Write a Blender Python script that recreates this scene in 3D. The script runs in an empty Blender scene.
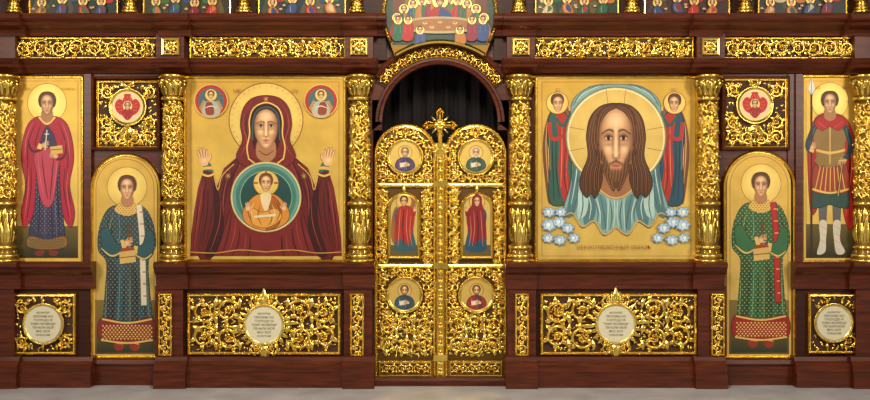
import bpy, math, random
import numpy as np
from mathutils import Vector
from mathutils.geometry import tessellate_polygon
random.seed(7)
D=10.0; CX=435.0; CY=200.0; CZ=1.84
PI=math.pi
def W(px,py,y=0.0):
    s=(D+y)/D/100.0
    return ((px-CX)*s, y, CZ+(CY-py)*s)
def Wn(px,py,y):
    px=np.asarray(px,float);py=np.asarray(py,float);y=np.asarray(y,float)+0*px
    s=(D+y)/D/100.0
    return np.stack([(px-CX)*s,y,CZ+(CY-py)*s],-1)
def lin(c):
    return tuple(((v/255.0)/12.92 if v/255.0<=0.04045 else ((v/255.0+0.055)/1.055)**2.4) for v in c)
def mix(a,b,t): return tuple(a[i]*(1-t)+b[i]*t for i in range(3))

# ---------------------------------------------------------------- materials
def mat_basic(name,col,rough=0.5,metal=0.0,noise=None,bump=0.0,coat=0.0,nscale=20,stretch=(1,1,1),spec=0.5):
    m=bpy.data.materials.new(name); m.use_nodes=True
    nt=m.node_tree; b=nt.nodes['Principled BSDF']
    b.inputs['Base Color'].default_value=(*lin(col),1)
    b.inputs['Roughness'].default_value=rough
    b.inputs['Metallic'].default_value=metal
    b.inputs['Coat Weight'].default_value=coat
    b.inputs['Coat Roughness'].default_value=0.2
    b.inputs['Specular IOR Level'].default_value=spec
    if noise or bump:
        tc=nt.nodes.new('ShaderNodeTexCoord'); mp=nt.nodes.new('ShaderNodeMapping')
        mp.inputs['Scale'].default_value=stretch
        nz=nt.nodes.new('ShaderNodeTexNoise'); nz.inputs['Scale'].default_value=nscale; nz.inputs['Detail'].default_value=5
        nt.links.new(tc.outputs['Object'],mp.inputs['Vector']); nt.links.new(mp.outputs['Vector'],nz.inputs['Vector'])
        if noise:
            cr=nt.nodes.new('ShaderNodeValToRGB')
            cr.color_ramp.elements[0].position=0.3; cr.color_ramp.elements[1].position=0.7
            cr.color_ramp.elements[0].color=(*lin(noise[0]),1); cr.color_ramp.elements[1].color=(*lin(noise[1]),1)
            nt.links.new(nz.outputs['Fac'],cr.inputs['Fac']); nt.links.new(cr.outputs['Color'],b.inputs['Base Color'])
        if bump:
            bp=nt.nodes.new('ShaderNodeBump'); bp.inputs['Strength'].default_value=bump; bp.inputs['Distance'].default_value=0.01
            nt.links.new(nz.outputs['Fac'],bp.inputs['Height']); nt.links.new(bp.outputs['Normal'],b.inputs['Normal'])
    return m
WOOD=mat_basic('varnished_wood',(78,34,16),0.36,0,noise=((56,20,8),(96,40,17)),coat=0.05,nscale=6,stretch=(0.5,3,6),bump=0.05,spec=.28)
WOODD=mat_basic('dark_wood',(44,20,13),0.5,0,noise=((38,14,6),(62,26,12)),nscale=6,stretch=(0.5,3,6),spec=.25)
GOLD=mat_basic('carved_gilding',(232,198,92),0.23,1.0,noise=((222,182,74),(246,216,116)),nscale=14,bump=0.08)
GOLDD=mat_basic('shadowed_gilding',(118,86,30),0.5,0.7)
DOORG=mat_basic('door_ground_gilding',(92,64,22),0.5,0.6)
RECESS=mat_basic('carving_ground',(60,32,13),0.7,0.1)
CREAM=mat_basic('inscription_disc',(206,198,168),0.6,0)
INK=mat_basic('inscription_ink',(90,66,46),0.7)
REDINK=mat_basic('red_lettering',(150,84,44),0.7)
STONE=mat_basic('stone_floor',(170,168,166),0.3,0,noise=((158,157,161),(188,187,191)),nscale=3)
PLASTER=mat_basic('plaster',(150,140,125),0.9,0,noise=((140,130,116),(158,148,132)),nscale=2)
CURT=mat_basic('curtain_cloth',(20,12,15),0.9,0)
def paint_mat():
    m=bpy.data.materials.new('icon_paint'); m.use_nodes=True
    nt=m.node_tree; b=nt.nodes['Principled BSDF']
    at=nt.nodes.new('ShaderNodeAttribute'); at.attribute_name='Col'
    nz=nt.nodes.new('ShaderNodeTexNoise'); nz.inputs['Scale'].default_value=5; nz.inputs['Detail'].default_value=6
    tc=nt.nodes.new('ShaderNodeTexCoord'); nt.links.new(tc.outputs['Object'],nz.inputs['Vector'])
    mr=nt.nodes.new('ShaderNodeMapRange'); mr.inputs['From Min'].default_value=0.3; mr.inputs['From Max'].default_value=0.7
    mr.inputs['To Min'].default_value=0.86; mr.inputs['To Max'].default_value=1.06
    nt.links.new(nz.outputs['Fac'],mr.inputs['Value'])
    vm=nt.nodes.new('ShaderNodeVectorMath'); vm.operation='SCALE'
    nt.links.new(at.outputs['Color'],vm.inputs[0]); nt.links.new(mr.outputs['Result'],vm.inputs['Scale'])
    nt.links.new(vm.outputs['Vector'],b.inputs['Base Color'])
    nt.links.new(at.outputs['Alpha'],b.inputs['Metallic'])
    b.inputs['Roughness'].default_value=0.45
    b.inputs['Specular IOR Level'].default_value=0.3
    return m
PAINT=paint_mat()

# ---------------------------------------------------------------- mesh builder
def finish(name,v,f,mats,mi=None,sm=None,cols=None,parent=None):
    v=np.asarray(v,float)
    c=(v.min(0)+v.max(0))/2
    me=bpy.data.meshes.new(name); me.from_pydata((v-c).tolist(),[],f)
    for m in mats: me.materials.append(m)
    if mi is not None: me.polygons.foreach_set('material_index',mi)
    if sm is not None: me.polygons.foreach_set('use_smooth',sm)
    if cols is not None:
        a=me.color_attributes.new('Col','FLOAT_COLOR','POINT')
        a.data.foreach_set('color',np.asarray(cols,dtype=np.float32).ravel())
    me.update()
    o=bpy.data.objects.new(name,me); bpy.context.scene.collection.objects.link(o)
    o.location=c
    if parent is not None:
        o.parent=parent; o.location=Vector(c)-parent.location
    return o
class MB:
    def __init__(s): s.v=[];s.n=0;s.f=[];s.m=[];s.s=[]
    def add(s,vs,fs,mat=0,smooth=False):
        vs=np.asarray(vs,float).reshape(-1,3)
        s.v.append(vs)
        n=s.n
        for f in fs: s.f.append(tuple(i+n for i in f)); s.m.append(mat); s.s.append(smooth)
        s.n+=len(vs)
    def build(s,name,mats,parent=None):
        return finish(name,np.concatenate(s.v),s.f,mats,s.m,s.s,None,parent)
    def box(s,x0,p0,x1,p1,yf,yb,mat=0):
        a=W(x0,p1,yf); b=W(x1,p0,yf)
        X0,Z0,X1,Z1=a[0],a[2],b[0],b[2]
        vs=[(X0,yf,Z0),(X1,yf,Z0),(X1,yf,Z1),(X0,yf,Z1),(X0,yb,Z0),(X1,yb,Z0),(X1,yb,Z1),(X0,yb,Z1)]
        s.add(vs,[(0,1,2,3),(5,4,7,6),(4,0,3,7),(1,5,6,2),(3,2,6,7),(4,5,1,0)],mat)
    def mould(s,x0,x1,prof,yb=0.0,mat=0):
        ym=min(p[1] for p in prof)
        X0=W(x0,0,ym)[0]; X1=W(x1,0,ym)[0]
        zs=[(p[1],W(0,p[0],p[1])[2]) for p in prof]
        zs=[(yb,zs[0][1])]+zs+[(yb,zs[-1][1])]
        n=len(zs)
        vs=[(X0,y,z) for y,z in zs]+[(X1,y,z) for y,z in zs]
        fs=[(i,i+1,n+i+1,n+i) for i in range(n-1)]
        fs.append(tuple(range(n-1,-1,-1))); fs.append(tuple(range(n,2*n)))
        s.add(vs,fs,mat)
    def prism(s,pts,yf,yb,mat=0):
        n=len(pts)
        tri=tessellate_polygon([[Vector((p[0],p[1],0)) for p in pts]])
        fr=[W(p[0],p[1],yf) for p in pts]
        bk=[(a[0],yb,a[2]) for a in fr]
        fs=[tuple(t) for t in tri]+[(i,(i+1)%n,n+(i+1)%n,n+i) for i in range(n)]
        s.add(fr+bk,fs,mat)
    def sweep(s,pts,prof,y0,mat=0,closed=True,smooth=False):
        P=np.array(pts,float); n=len(P)
        if closed:
            pr=np.roll(P,1,0); nx=np.roll(P,-1,0)
            area=0.5*np.sum(P[:,0]*nx[:,1]-nx[:,0]*P[:,1])
        else:
            pr=np.vstack([2*P[0]-P[1],P[:-1]]); nx=np.vstack([P[1:],2*P[-1]-P[-2]]); area=1
        d1=P-pr; d1/=np.linalg.norm(d1,axis=1)[:,None]+1e-9
        d2=nx-P; d2/=np.linalg.norm(d2,axis=1)[:,None]+1e-9
        sg=1 if area>0 else -1
        n1=np.stack([-d1[:,1],d1[:,0]],1)*sg; n2=np.stack([-d2[:,1],d2[:,0]],1)*sg
        mt=(n1+n2)/(1+np.sum(n1*n2,1))[:,None]
        vs=[]
        for off,h in prof:
            q=P+mt*off
            vs.append(Wn(q[:,0],q[:,1],y0-h))
        k=len(prof)
        V=np.stack(vs,1).reshape(-1,3)
        fs=[]
        for i in range(n if closed else n-1):
            j=(i+1)%n
            for a in range(k-1):
                fs.append((i*k+a,j*k+a,j*k+a+1,i*k+a+1))
        s.add(V,fs,mat,smooth)
    def lathe(s,xw,y0,prof,mat=0,seg=24):
        vs=[];k=len(prof)
        for i in range(seg):
            a=2*PI*i/seg
            for z,R in prof: vs.append((xw+R*math.sin(a),y0-R*math.cos(a),z))
        fs=[]
        for i in range(seg):
            j=(i+1)%seg
            for a in range(k-1): fs.append((i*k+a,j*k+a,j*k+a+1,i*k+a+1))
        s.add(vs,fs,mat,True)

def plane(y0): return lambda u,v,h: Wn(u,v,y0-h)
OFF=np.array([-1,-.72,0,.72,1.])
HT=np.array([0,.78,1,.78,0.]); HL=np.array([0,.95,.4,.95,0.])
def stroke(mb,pts,ws,h,fm,mat=0,leafp=False):
    P=np.asarray(pts,float); n=len(P)
    ws=np.asarray(ws,float)+np.zeros(n)
    T=np.gradient(P,axis=0); T/=np.linalg.norm(T,axis=1)[:,None]+1e-9
    N=np.stack([-T[:,1],T[:,0]],1)
    Q=P[:,None,:]+N[:,None,:]*(ws[:,None]*OFF[None,:])[:,:,None]
    hh=(HL if leafp else HT)[None,:]*h*np.clip(ws/ws.max(),.25,1)[:,None]
    V=fm(Q[:,:,0],Q[:,:,1],hh).reshape(-1,3)
    fs=[(i*5+a,i*5+a+1,(i+1)*5+a+1,(i+1)*5+a) for i in range(n-1) for a in range(4)]
    mb.add(V,fs,mat,True)
def leaf(mb,x,y,ang,L,w,bend,fm,h=0.015,mat=0):
    n=7; t=np.linspace(0,1,n)
    a=ang+bend*t
    dx=np.concatenate([[0],np.cumsum(np.cos(a[:-1])*L/(n-1))]); dy=np.concatenate([[0],np.cumsum(np.sin(a[:-1])*L/(n-1))])
    ws=w*np.sin(PI*(0.12+0.86*t))**0.8
    stroke(mb,np.stack([x+dx,y+dy],1),ws,h,fm,mat,True)
def dot(mb,x,y,r,h,fm,mat=0,seg=8):
    us=[x];vs=[y];hs=[h]
    for rr,hh in ((.6,.8),(1,0)):
        for i in range(seg):
            a=2*PI*i/seg; us.append(x+r*rr*math.cos(a)); vs.append(y+r*rr*math.sin(a)); hs.append(h*hh)
    V=fm(np.array(us),np.array(vs),np.array(hs))
    fs=[(0,1+i,1+(i+1)%seg) for i in range(seg)]+[(1+i,1+seg+i,1+seg+(i+1)%seg,1+(i+1)%seg) for i in range(seg)]
    mb.add(V,fs,mat,True)
def rosette(mb,x,y,r,fm,h=0.02,n=6,mat=0):
    for i in range(n):
        a=2*PI*i/n
        leaf(mb,x+r*.2*math.cos(a),y+r*.2*math.sin(a),a,r*.85,r*.36,0.3,fm,h,mat)
    dot(mb,x,y,r*.3,h*1.3,fm,mat)
def scroll(mb,cx,cy,R,a0,dr,fm,w=1.3,h=0.022,turns=1.35,mat=0):
    n=24;t=np.linspace(0,1,n)
    a=a0+dr*t*2*PI*turns; r=R*(0.25+0.72*(1-t)**0.9)
    P=np.stack([cx+r*np.cos(a),cy+r*np.sin(a)],1)
    stroke(mb,P,w*(1-.45*t),h,fm,mat)
    for k in (1,4,7,10,13,16):
        ta=a[k]+dr*PI/2
        leaf(mb,P[k,0],P[k,1],ta-dr*0.55,R*.62,w*1.15,-dr*1.0,fm,h*.9,mat)
        if k in(4,10,16): leaf(mb,P[k,0],P[k,1],ta+dr*0.7,R*.4,w*.9,dr*1.2,fm,h*.8,mat)
    if R>5: rosette(mb,cx,cy,R*.34,fm,h*1.1,5,mat)
    else: dot(mb,cx,cy,R*.25,h,fm,mat)
def fill(mb,x0,y0,x1,y1,R,fm,mask=None,h=0.022,w=1.3,extra=1.0,mat=0,per=False):
    rnd=random.Random(int(x0*7+y0*3)%9999)
    nx=max(1,round((x1-x0)/(2*R))); ny=max(1,round((y1-y0)/(2*R)))
    dx=(x1-x0)/nx; dy=(y1-y0)/ny; mid=(x0+x1)/2
    r=min(dx,dy)/2*0.98
    ok=lambda x,y,q:(mask is None or mask(x,y,q))
    n=int((x1-x0)*(y1-y0)/15*extra)
    for k in range(n):
        x=rnd.uniform(x0+1,x1-1);y=rnd.uniform(y0+1,y1-1)
        if not ok(x,y,2): continue
        a=math.atan2(y-(y0+y1)/2,abs(x-mid))+rnd.uniform(-1.3,1.3)
        if x<mid: a=PI-a
        leaf(mb,x,y,a,rnd.uniform(3,4.5),rnd.uniform(.55,1.0),rnd.uniform(-1.5,1.5),fm,h*.4,mat)
    for i in range(nx):
        for j in range(ny):
            x=x0+(i+.5)*dx;y=y0+(j+.5)*dy
            if not ok(x,y,r*.8): continue
            side=-1 if x<mid-0.1 else 1
            dr=side*(1 if (min(i,nx-1-i)+j)%2 else -1)
            a0=(0 if side<0 else PI)+ (0.6*dr)
            scroll(mb,x,y,r,a0,dr,fm,w,h,mat=mat)
    for i in range(1,nx):
        for j in range(0,ny+1):
            x=x0+i*dx;y=y0+j*dy
            if not ok(x,y,3): continue
            if j<ny: leaf(mb,x,y,PI/2,dy*.42,w,0.4,fm,h,mat)
            if j>0: leaf(mb,x,y,-PI/2,dy*.42,w,-0.4,fm,h,mat)
def arcpts(cx,cy,r,a0,a1,n): return [(cx+r*math.cos(a0+(a1-a0)*i/(n-1)),cy+r*math.sin(a0+(a1-a0)*i/(n-1))) for i in range(n)]
def circ(cx,cy,r,n=40,ry=None):
    ry=ry or r
    return [(cx+r*math.cos(2*PI*i/n),cy+ry*math.sin(2*PI*i/n)) for i in range(n)]
def rect(x0,y0,x1,y1): return [(x0,y0),(x1,y0),(x1,y1),(x0,y1)]
def archp(x0,y0,x1,y1,n=21):
    r=(x1-x0)/2
    return [(x1,y1),(x0,y1)]+arcpts((x0+x1)/2,y0+r,r,PI,2*PI,n)
def beads(mb,pts,step,r,y0,mat=0,closed=True):
    P=list(pts)+([pts[0]] if closed else [])
    fm=plane(y0); acc=0
    for a,b in zip(P[:-1],P[1:]):
        L=math.hypot(b[0]-a[0],b[1]-a[1])
        while acc<L:
            t=acc/L; dot(mb,a[0]+(b[0]-a[0])*t,a[1]+(b[1]-a[1])*t,r,r/100,fm,mat,6); acc+=step
        acc-=L
def inset(pts,d):
    P=np.array(pts,float); nx=np.roll(P,-1,0);pr=np.roll(P,1,0)
    sg=1 if np.sum(P[:,0]*nx[:,1]-nx[:,0]*P[:,1])>0 else -1
    d1=P-pr;d1/=np.linalg.norm(d1,axis=1)[:,None]+1e-9;d2=nx-P;d2/=np.linalg.norm(d2,axis=1)[:,None]+1e-9
    n1=np.stack([-d1[:,1],d1[:,0]],1)*sg;n2=np.stack([-d2[:,1],d2[:,0]],1)*sg
    return [tuple(q) for q in P+(n1+n2)/np.maximum(.5,(1+np.sum(n1*n2,1)))[:,None]*d]
FR=lambda w,h:[(0,0),(0,h*.8),(w*.18,h),(w*.4,h*.8),(w*.5,h*.55),(w*.75,h*.6),(w*.85,h*.35),(w,0.0)]

# ---------------------------------------------------------------- painting
def smooth(pts,n=5,closed=True):
    P=np.array(pts,float);m=len(P);out=[]
    rng=m if closed else m-1
    for i in range(rng):
        if closed: p0,p1,p2,p3=P[(i-1)%m],P[i],P[(i+1)%m],P[(i+2)%m]
        else: p0,p1,p2,p3=P[max(i-1,0)],P[i],P[i+1],P[min(i+2,m-1)]
        for k in range(n):
            t=k/n
            out.append(0.5*((2*p1)+(-p0+p2)*t+(2*p0-5*p1+4*p2-p3)*t*t+(-p0+3*p1-3*p2+p3)*t**3))
    if not closed: out.append(P[-1])
    return [tuple(o) for o in out]
def inside(p,poly):
    x,y=p;c=False;n=len(poly);j=n-1
    for i in range(n):
        a=poly[i];b=poly[j]
        if (a[1]>y)!=(b[1]>y) and x<(b[0]-a[0])*(y-a[1])/(b[1]-a[1]+1e-12)+a[0]: c=not c
        j=i
    return c
class Art:
    def __init__(s,y): s.y=y;s.v=[];s.f=[];s.c=[];s.T=None;s.ly=y
    def nl(s): s.ly-=0.00012
    def raw(s,pts,faces,cols,metal=0,step=True):
        if step: s.nl()
        n=len(s.v)
        for i,p in enumerate(pts):
            if s.T: p=s.T(*p)
            s.v.append(W(p[0],p[1],s.ly))
            c=cols[i] if isinstance(cols,list) else cols
            s.c.append((*lin(c),metal))
        for f in faces: s.f.append(tuple(i+n for i in f))
    def poly(s,pts,col,metal=0,step=True):
        tri=tessellate_polygon([[Vector((p[0],p[1],0)) for p in pts]])
        cols=[col(*p) for p in pts] if callable(col) else col
        s.raw(pts,[tuple(t) for t in tri],cols,metal,step)
    def blob(s,pts,col,metal=0,n=5):
        sp=smooth(pts,n); xs=[p[0] for p in sp]; ys=[p[1] for p in sp]
        if min(max(xs)-min(xs),max(ys)-min(ys))>12 and metal==0:
            s.poly(sp,mix(col,(0,0,0),.42)); s.poly(inset(sp,.7),col)
        else: s.poly(sp,col,metal)
    def rad(s,outline,c,rings,metal=0):
        n=len(outline);pts=[c];cols=[rings[0][1]];fs=[]
        for k,(sc,col) in enumerate(rings[1:]):
            for p in outline: pts.append((c[0]+(p[0]-c[0])*sc,c[1]+(p[1]-c[1])*sc)); cols.append(col)
            for i in range(n):
                j=(i+1)%n
                if k==0: fs.append((0,1+i,1+j))
                else:
                    a=1+(k-1)*n;b=1+k*n; fs.append((a+i,b+i,b+j,a+j))
        s.raw(pts,fs,cols,metal)
    def ell(s,cx,cy,rx,ry,col,metal=0,n=20): s.poly(circ(cx,cy,rx,n,ry),col,metal)
    def glow(s,cx,cy,rx,ry,cin,cout,n=18): s.rad(circ(cx,cy,rx,n,ry),(cx,cy),[(0,cin),(.45,mix(cin,cout,.3)),(1,cout)])
    def line(s,pts,w,col,metal=0,taper=True,sm=True,step=True):
        P=np.array(smooth(pts,5,False) if (sm and len(pts)>2) else pts,float);n=len(P)
        T=np.gradient(P,axis=0);T/=np.linalg.norm(T,axis=1)[:,None]+1e-9
        N=np.stack([-T[:,1],T[:,0]],1);t=np.linspace(0,1,n)
        ww=(w/2)*(np.sin(PI*(0.1+0.8*t)) if taper else np.ones(n))
        q=np.concatenate([P+N*ww[:,None],P-N*ww[:,None]])
        s.raw([tuple(a) for a in q],[(i,i+1,n+i+1,n+i) for i in range(n-1)],col,metal,step)
    def ring(s,cx,cy,r,w,col,metal=0,n=48,a0=0,a1=2*PI):
        p=arcpts(cx,cy,r,a0,a1,n); s.line(p,w,col,metal,False,False)
    def pattern(s,poly,sp,col,r=.6,metal=0):
        s.nl()
        xs=[p[0] for p in poly];ys=[p[1] for p in poly];j=0;y=min(ys)+sp/2
        while y<max(ys):
            x=min(xs)+(sp/2 if j%2 else 0)
            while x<max(xs):
                if inside((x,y),poly):
                    s.raw([(x-r,y),(x,y-r),(x+r,y),(x,y+r)],[(0,1,2,3)],col,metal,False)
                x+=sp
            y+=sp*.6;j+=1
    def build(s,name,parent=None): return finish(name,s.v,s.f,[PAINT],None,None,s.c,parent)

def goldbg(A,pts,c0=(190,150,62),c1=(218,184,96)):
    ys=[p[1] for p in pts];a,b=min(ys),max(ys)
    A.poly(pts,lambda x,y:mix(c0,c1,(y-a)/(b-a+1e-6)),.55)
def halo(A,cx,cy,r,fillc=(224,192,104),edge=(130,74,36)):
    A.rad(circ(cx,cy,r,40),(cx,cy),[(0,mix(fillc,(255,240,190),.3)),(.6,fillc),(1,mix(fillc,(160,120,50),.2))],.55)
    A.ring(cx,cy,r,max(.5,r*.025),edge)
FV=[-1,-.96,-.88,-.7,-.45,-.1,.2,.4,.6,.78,.9,.97,1.0]
FW=[0,.3,.52,.76,.9,.94,.9,.82,.68,.5,.34,.2,0]
def face(A,cx,cy,hw,hh,skin=(212,164,116),dark=(112,66,38),beard=None,turn=0.0):
    """softly modelled painted face on a fine vertex-coloured grid"""
    nu=int(max(13,min(81,hw*3.8)))|1; nv=int(max(19,min(140,hh*3.5)))|1
    t=np.linspace(-1,1,nu)[None,:]; v=np.linspace(-1,1,nv)[:,None]
    w=np.interp(v,FV,FW); U=t*w; V=v+0*t; tt=t+0*v
    u=U-turn*(1-U*U)*.25; au=np.abs(u)
    g=lambda a,b,su,sv:np.exp(-((a-0)/su)**2-((V-b)/sv)**2)
    C=np.ones(U.shape+(3,))*np.array(skin,float)
    def bl(c,m):
        nonlocal C
        m=np.clip(m,0,1)[...,None]; C=C*(1-m)+np.array(c,float)*m
    L=(250,216,168); DK=np.array(dark)*1.0; DR=(180,92,62)
    bl(DK,.8*np.abs(tt)**3.2); bl(DK,.5*np.clip((V-.8)/.2,0,1)); bl(DK,.45*np.clip((-.78-V)/.2,0,1))
    bl(DK,.28*np.clip(U-.1,0,1))
    bl(L,.6*g(u,-.6,.5,.22)); bl(L,.6*g(au-.46,.16,.2,.17)); bl(DR,.28*g(au-.52,.33,.22,.14))
    bl(DK,.62*g(au-.4,-.2,.27,.11)); bl(DK,.55*g(u-.17,-.02,.07,.3)); bl(DK,.4*g(u+.17,-.05,.07,.28))
    bl(DK,.35*g(au-.4,.02,.24,.045))
    bl(L,.8*g(u,0,.075,.34)); bl(L,.5*g(u,.27,.12,.06))
    bl(DK,.55*g(au-.17,.31,.06,.05)); bl(DK,.7*g(u,.385,.17,.035)); bl(DK,.4*g(u,.46,.06,.05))
    bl(L,.45*g(au-.14,.47,.12,.05)); bl(DK,.5*g(u,.7,.2,.035)); bl(L,.45*g(u,.82,.18,.08))
    if beard is not None:
        bc=np.array(beard,float); st=np.sin(u*38+V*9)*.5+.5
        lim=.66-.5*np.clip((au-.28)/.45,0,1)
        m=1/(1+np.exp(-(V-lim)/.035)); col=bc[None,None,:]*(0.75+.6*st[...,None])
        C=C*(1-m[...,None]*.96)+col*m[...,None]*.96
        mu=.455+.32*au**1.3; m2=np.exp(-((V-mu)/.045)**2)*(au<.5)*np.clip(1.25-au*1.5,0,1)*.95
        C=C*(1-m2[...,None])+col*m2[...,None]
    lp=np.clip(1-(au/.27)**2,0,1)
    bl((180,88,70),.85*np.exp(-((V-.545)/.034)**2)*lp); bl((198,104,84),.85*np.exp(-((V-.612)/.04)**2)*np.clip(1-(au/.22)**2,0,1))
    bl((84,34,26),.85*np.exp(-((V-.575)/.013)**2)*np.clip(1.15-(au/.29)**2,0,1))
    e=np.clip(1-((au-.41)/.235)**2,0,1); yv=V+.155
    bl((222,204,176),.85*(np.abs(yv)<.062*e))
    ir=np.sqrt(((au-.41)/.1)**2+((yv+.006)/.066)**2); bl((62,36,20),.95*(ir<1)*(np.abs(yv)<.07*e+.01)); bl((16,9,6),.9*(ir<.5))
    bl((48,26,16),.95*np.exp(-((yv+.066*e)/.018)**2)*(e>0.02)); bl((112,64,42),.6*np.exp(-((yv-.062*e)/.014)**2)*(e>0))
    bl((140,84,52),.5*np.exp(-((yv+.066*e+.05)/.016)**2)*(e>.1))
    bt=np.clip((au-.12)/.68,0,1); by=-.3-.085*np.sin(PI*np.clip(bt*1.0+.1,0,1))+.03*bt
    bl((66,38,24),.85*np.exp(-((V-by)/(.034-.014*bt))**2)*((au>.11)&(au<.8)))
    pts=np.stack([cx+U*hw,cy+V*hh],-1).reshape(-1,2)
    cols=[tuple(c) for c in np.clip(C,0,255).reshape(-1,3)]
    fs=[(i*nu+j,i*nu+j+1,(i+1)*nu+j+1,(i+1)*nu+j) for i in range(nv-1) for j in range(nu-1)]
    A.raw([tuple(p) for p in pts],fs,cols)
def hand(A,x,y,ang,s,skin=(212,164,116),mir=1,dark=(110,62,36)):
    c,sn=math.cos(ang),math.sin(ang)
    def t(u,v): v=v*mir; return (x+(u*c-v*sn)*s,y+(u*sn+v*c)*s)
    A.poly(smooth([t(-.5,-.32),(t(.25,-.42)),t(.45,0),t(.25,.42),t(-.5,.32)]),skin)
    for k,(v,L) in enumerate(((-.33,.75),(-.11,.95),(.11,.9),(.32,.68))):
        A.line([t(.15,v),t(.35+L*.5,v*1.25),t(.35+L,v*1.5)],.26*s,dark)
        A.line([t(.1,v),t(.33+L*.5,v*1.25),t(.3+L,v*1.5)],.19*s,skin)
    A.line([t(-.35,.3),t(.1,.62),t(.5,.8)],.28*s,dark); A.line([t(-.35,.28),t(.1,.6),t(.47,.78)],.22*s,skin)
    A.glow(t(-.05,0)[0],t(-.05,0)[1],.24*s,.24*s,mix(skin,(250,215,170),.5),skin)
def hair_short(A,cx,cy,hw,hh,col=(70,40,24)):
    A.poly(smooth([(cx-hw*1.2,cy+hh*.15),(cx-hw*1.28,cy-hh*.5),(cx-hw*.85,cy-hh*1.12),(cx,cy-hh*1.3),(cx+hw*.85,cy-hh*1.12),(cx+hw*1.28,cy-hh*.5),(cx+hw*1.2,cy+hh*.15),(cx+hw*.8,cy+hh*.5),(cx-hw*.8,cy+hh*.5)]),col)
    for k in range(-3,4):
        A.ell(cx+k*hw*.34,cy-hh*1.05+abs(k)**1.6*hh*.08,hw*.17,hh*.1,mix(col,(150,100,60),.3),0,8)
def folds(A,lines,w,col):
    for l in lines: A.line(l,w*.85,col)

def mkicon(name,outline,yb,ins,fw,fh,draw,wood=0):
    mb=MB()
    mb.prism(outline,yb-.02,yb,1)
    mb.sweep(outline,[(0,0)]+FR(fw,fh),yb-.004,0)
    o=mb.build(name,[GOLD,GOLDD])
    A=Art(yb-.0215); draw(A); A.build('painted_panel',o)
    return o
def text(parent,sx,px,py,size,y,mat=INK):
    cu=bpy.data.curves.new('lettering','FONT'); cu.body=sx; cu.size=size/100; cu.align_x='CENTER'; cu.align_y='CENTER'
    cu.materials.append(mat)
    o=bpy.data.objects.new('lettering',cu); bpy.context.scene.collection.objects.link(o)
    o.rotation_euler=(PI/2,0,0); o.parent=parent; o.location=Vector(W(px,py,y))-parent.location
    return o

# ================================================================ WOOD STRUCTURE
wb=MB()
wb.box(-60,-90,373,389,0,.12); wb.box(508,-90,935,389,0,.12)
sp=[(373,-90),(508,-90),(508,130)]+[(x,y) for x,y in arcpts(440,122,58,0,-PI,33)]+[(373,130)]
wb.prism(sp,0,.12)
for xa,xb in((372,382),(498,509)): wb.box(xa,100,xb,130,.0,.1)
corn=[(13,-.28),(16,-.31),(18,-.315),(20,-.30),(22,-.27),(25,-.25),(27,-.22),(30,-.17),(33,-.15),(36,-.14)]
corn2=[(p,y-.07) for p,y in corn]
low=[(58,-.16),(60,-.18),(62,-.17),(64,-.15),(67,-.13),(70,-.09),(73,-.06)]
low2=[(p,y-.07) for p,y in low]
for xa,xb in((-60,386),(494,935)):
    wb.mould(xa,xb,corn); wb.box(xa,34,xb,60,-.09,0,1)
for xa,xb in((-60,378),(502,935)):
    wb.mould(xa,xb,low)
COLX=[1,170,359,521,711,869]
for cx in COLX:
    wb.mould(cx-17,cx+17,corn2); wb.mould(cx-17,cx+17,low2); wb.box(cx-14,34,cx+14,60,-.19,0)
dado=[(262,-.17),(264,-.2),(267,-.2),(269,-.18),(272,-.16),(275,-.12),(280,-.10),(289,-.09)]
pl=[(356,-.09),(357,-.13),(361,-.14),(364,-.17),(366,-.19),(372,-.19),(373,-.21)]
def toe(yf): return CY+CZ/((D+yf)/D/100)
for xa,xb in((-60,90),(155,374),(507,724),(797,935)):
    wb.mould(xa,xb,dado); wb.box(xa,286,xb,360,-.055,0,1)
    wb.mould(xa,xb,pl+[(toe(-.21),-.21)])
for cx in COLX:
    d2=[(p,y-.06) for p,y in dado]; p2=[(p,y-.06) for p,y in pl]
    w0,w1=(cx-17,cx+15) if cx<435 else (cx-15,cx+17)
    wb.mould(w0,w1,d2); wb.box(w0+2,286,w1-2,360,-.13,0)
    wb.mould(w0,w1,p2+[(toe(-.27),-.27)])
for xa,xb in((90,155),(724,797)):
    wb.mould(xa,xb,[(358,-.03),(360,-.08),(364,-.09),(367,-.07),(toe(-.07),-.07)])
wb.mould(373,508,[(376,.0),(378,-.06),(381,-.08),(384,-.08),(385,-.12),(toe(-.12),-.12)],.3)
for xa,xb in((84,92),(788,804)): wb.box(xa,74,xb,262,-.02,0)
for xa,xb in((84,91),(796,803)): wb.box(xa,74,xb,360,-.05,0)
for xa,xb in((91,160),(722,790)):
    wb.sweep(rect(xa,76,xb,150),[(0,0),(0,.05),(1.5,.06),(3,.04),(4,0)],0,0)
wb.sweep(arcpts(440,122,58,PI,2*PI,41),[(-.1,-.1),(0,.05),(-2.5,.06),(-4,.03),(-6.5,.03),(-7,0)],-.0,0,closed=False)
wb.sweep(arcpts(440,122,82,PI+.62,2*PI-.62,31),[(0,0),(0,.05),(2,.06),(5,.05),(6,0)],-.0,0,closed=False)
wb.build('iconostasis_wooden_screen',[WOOD,WOODD])

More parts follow.
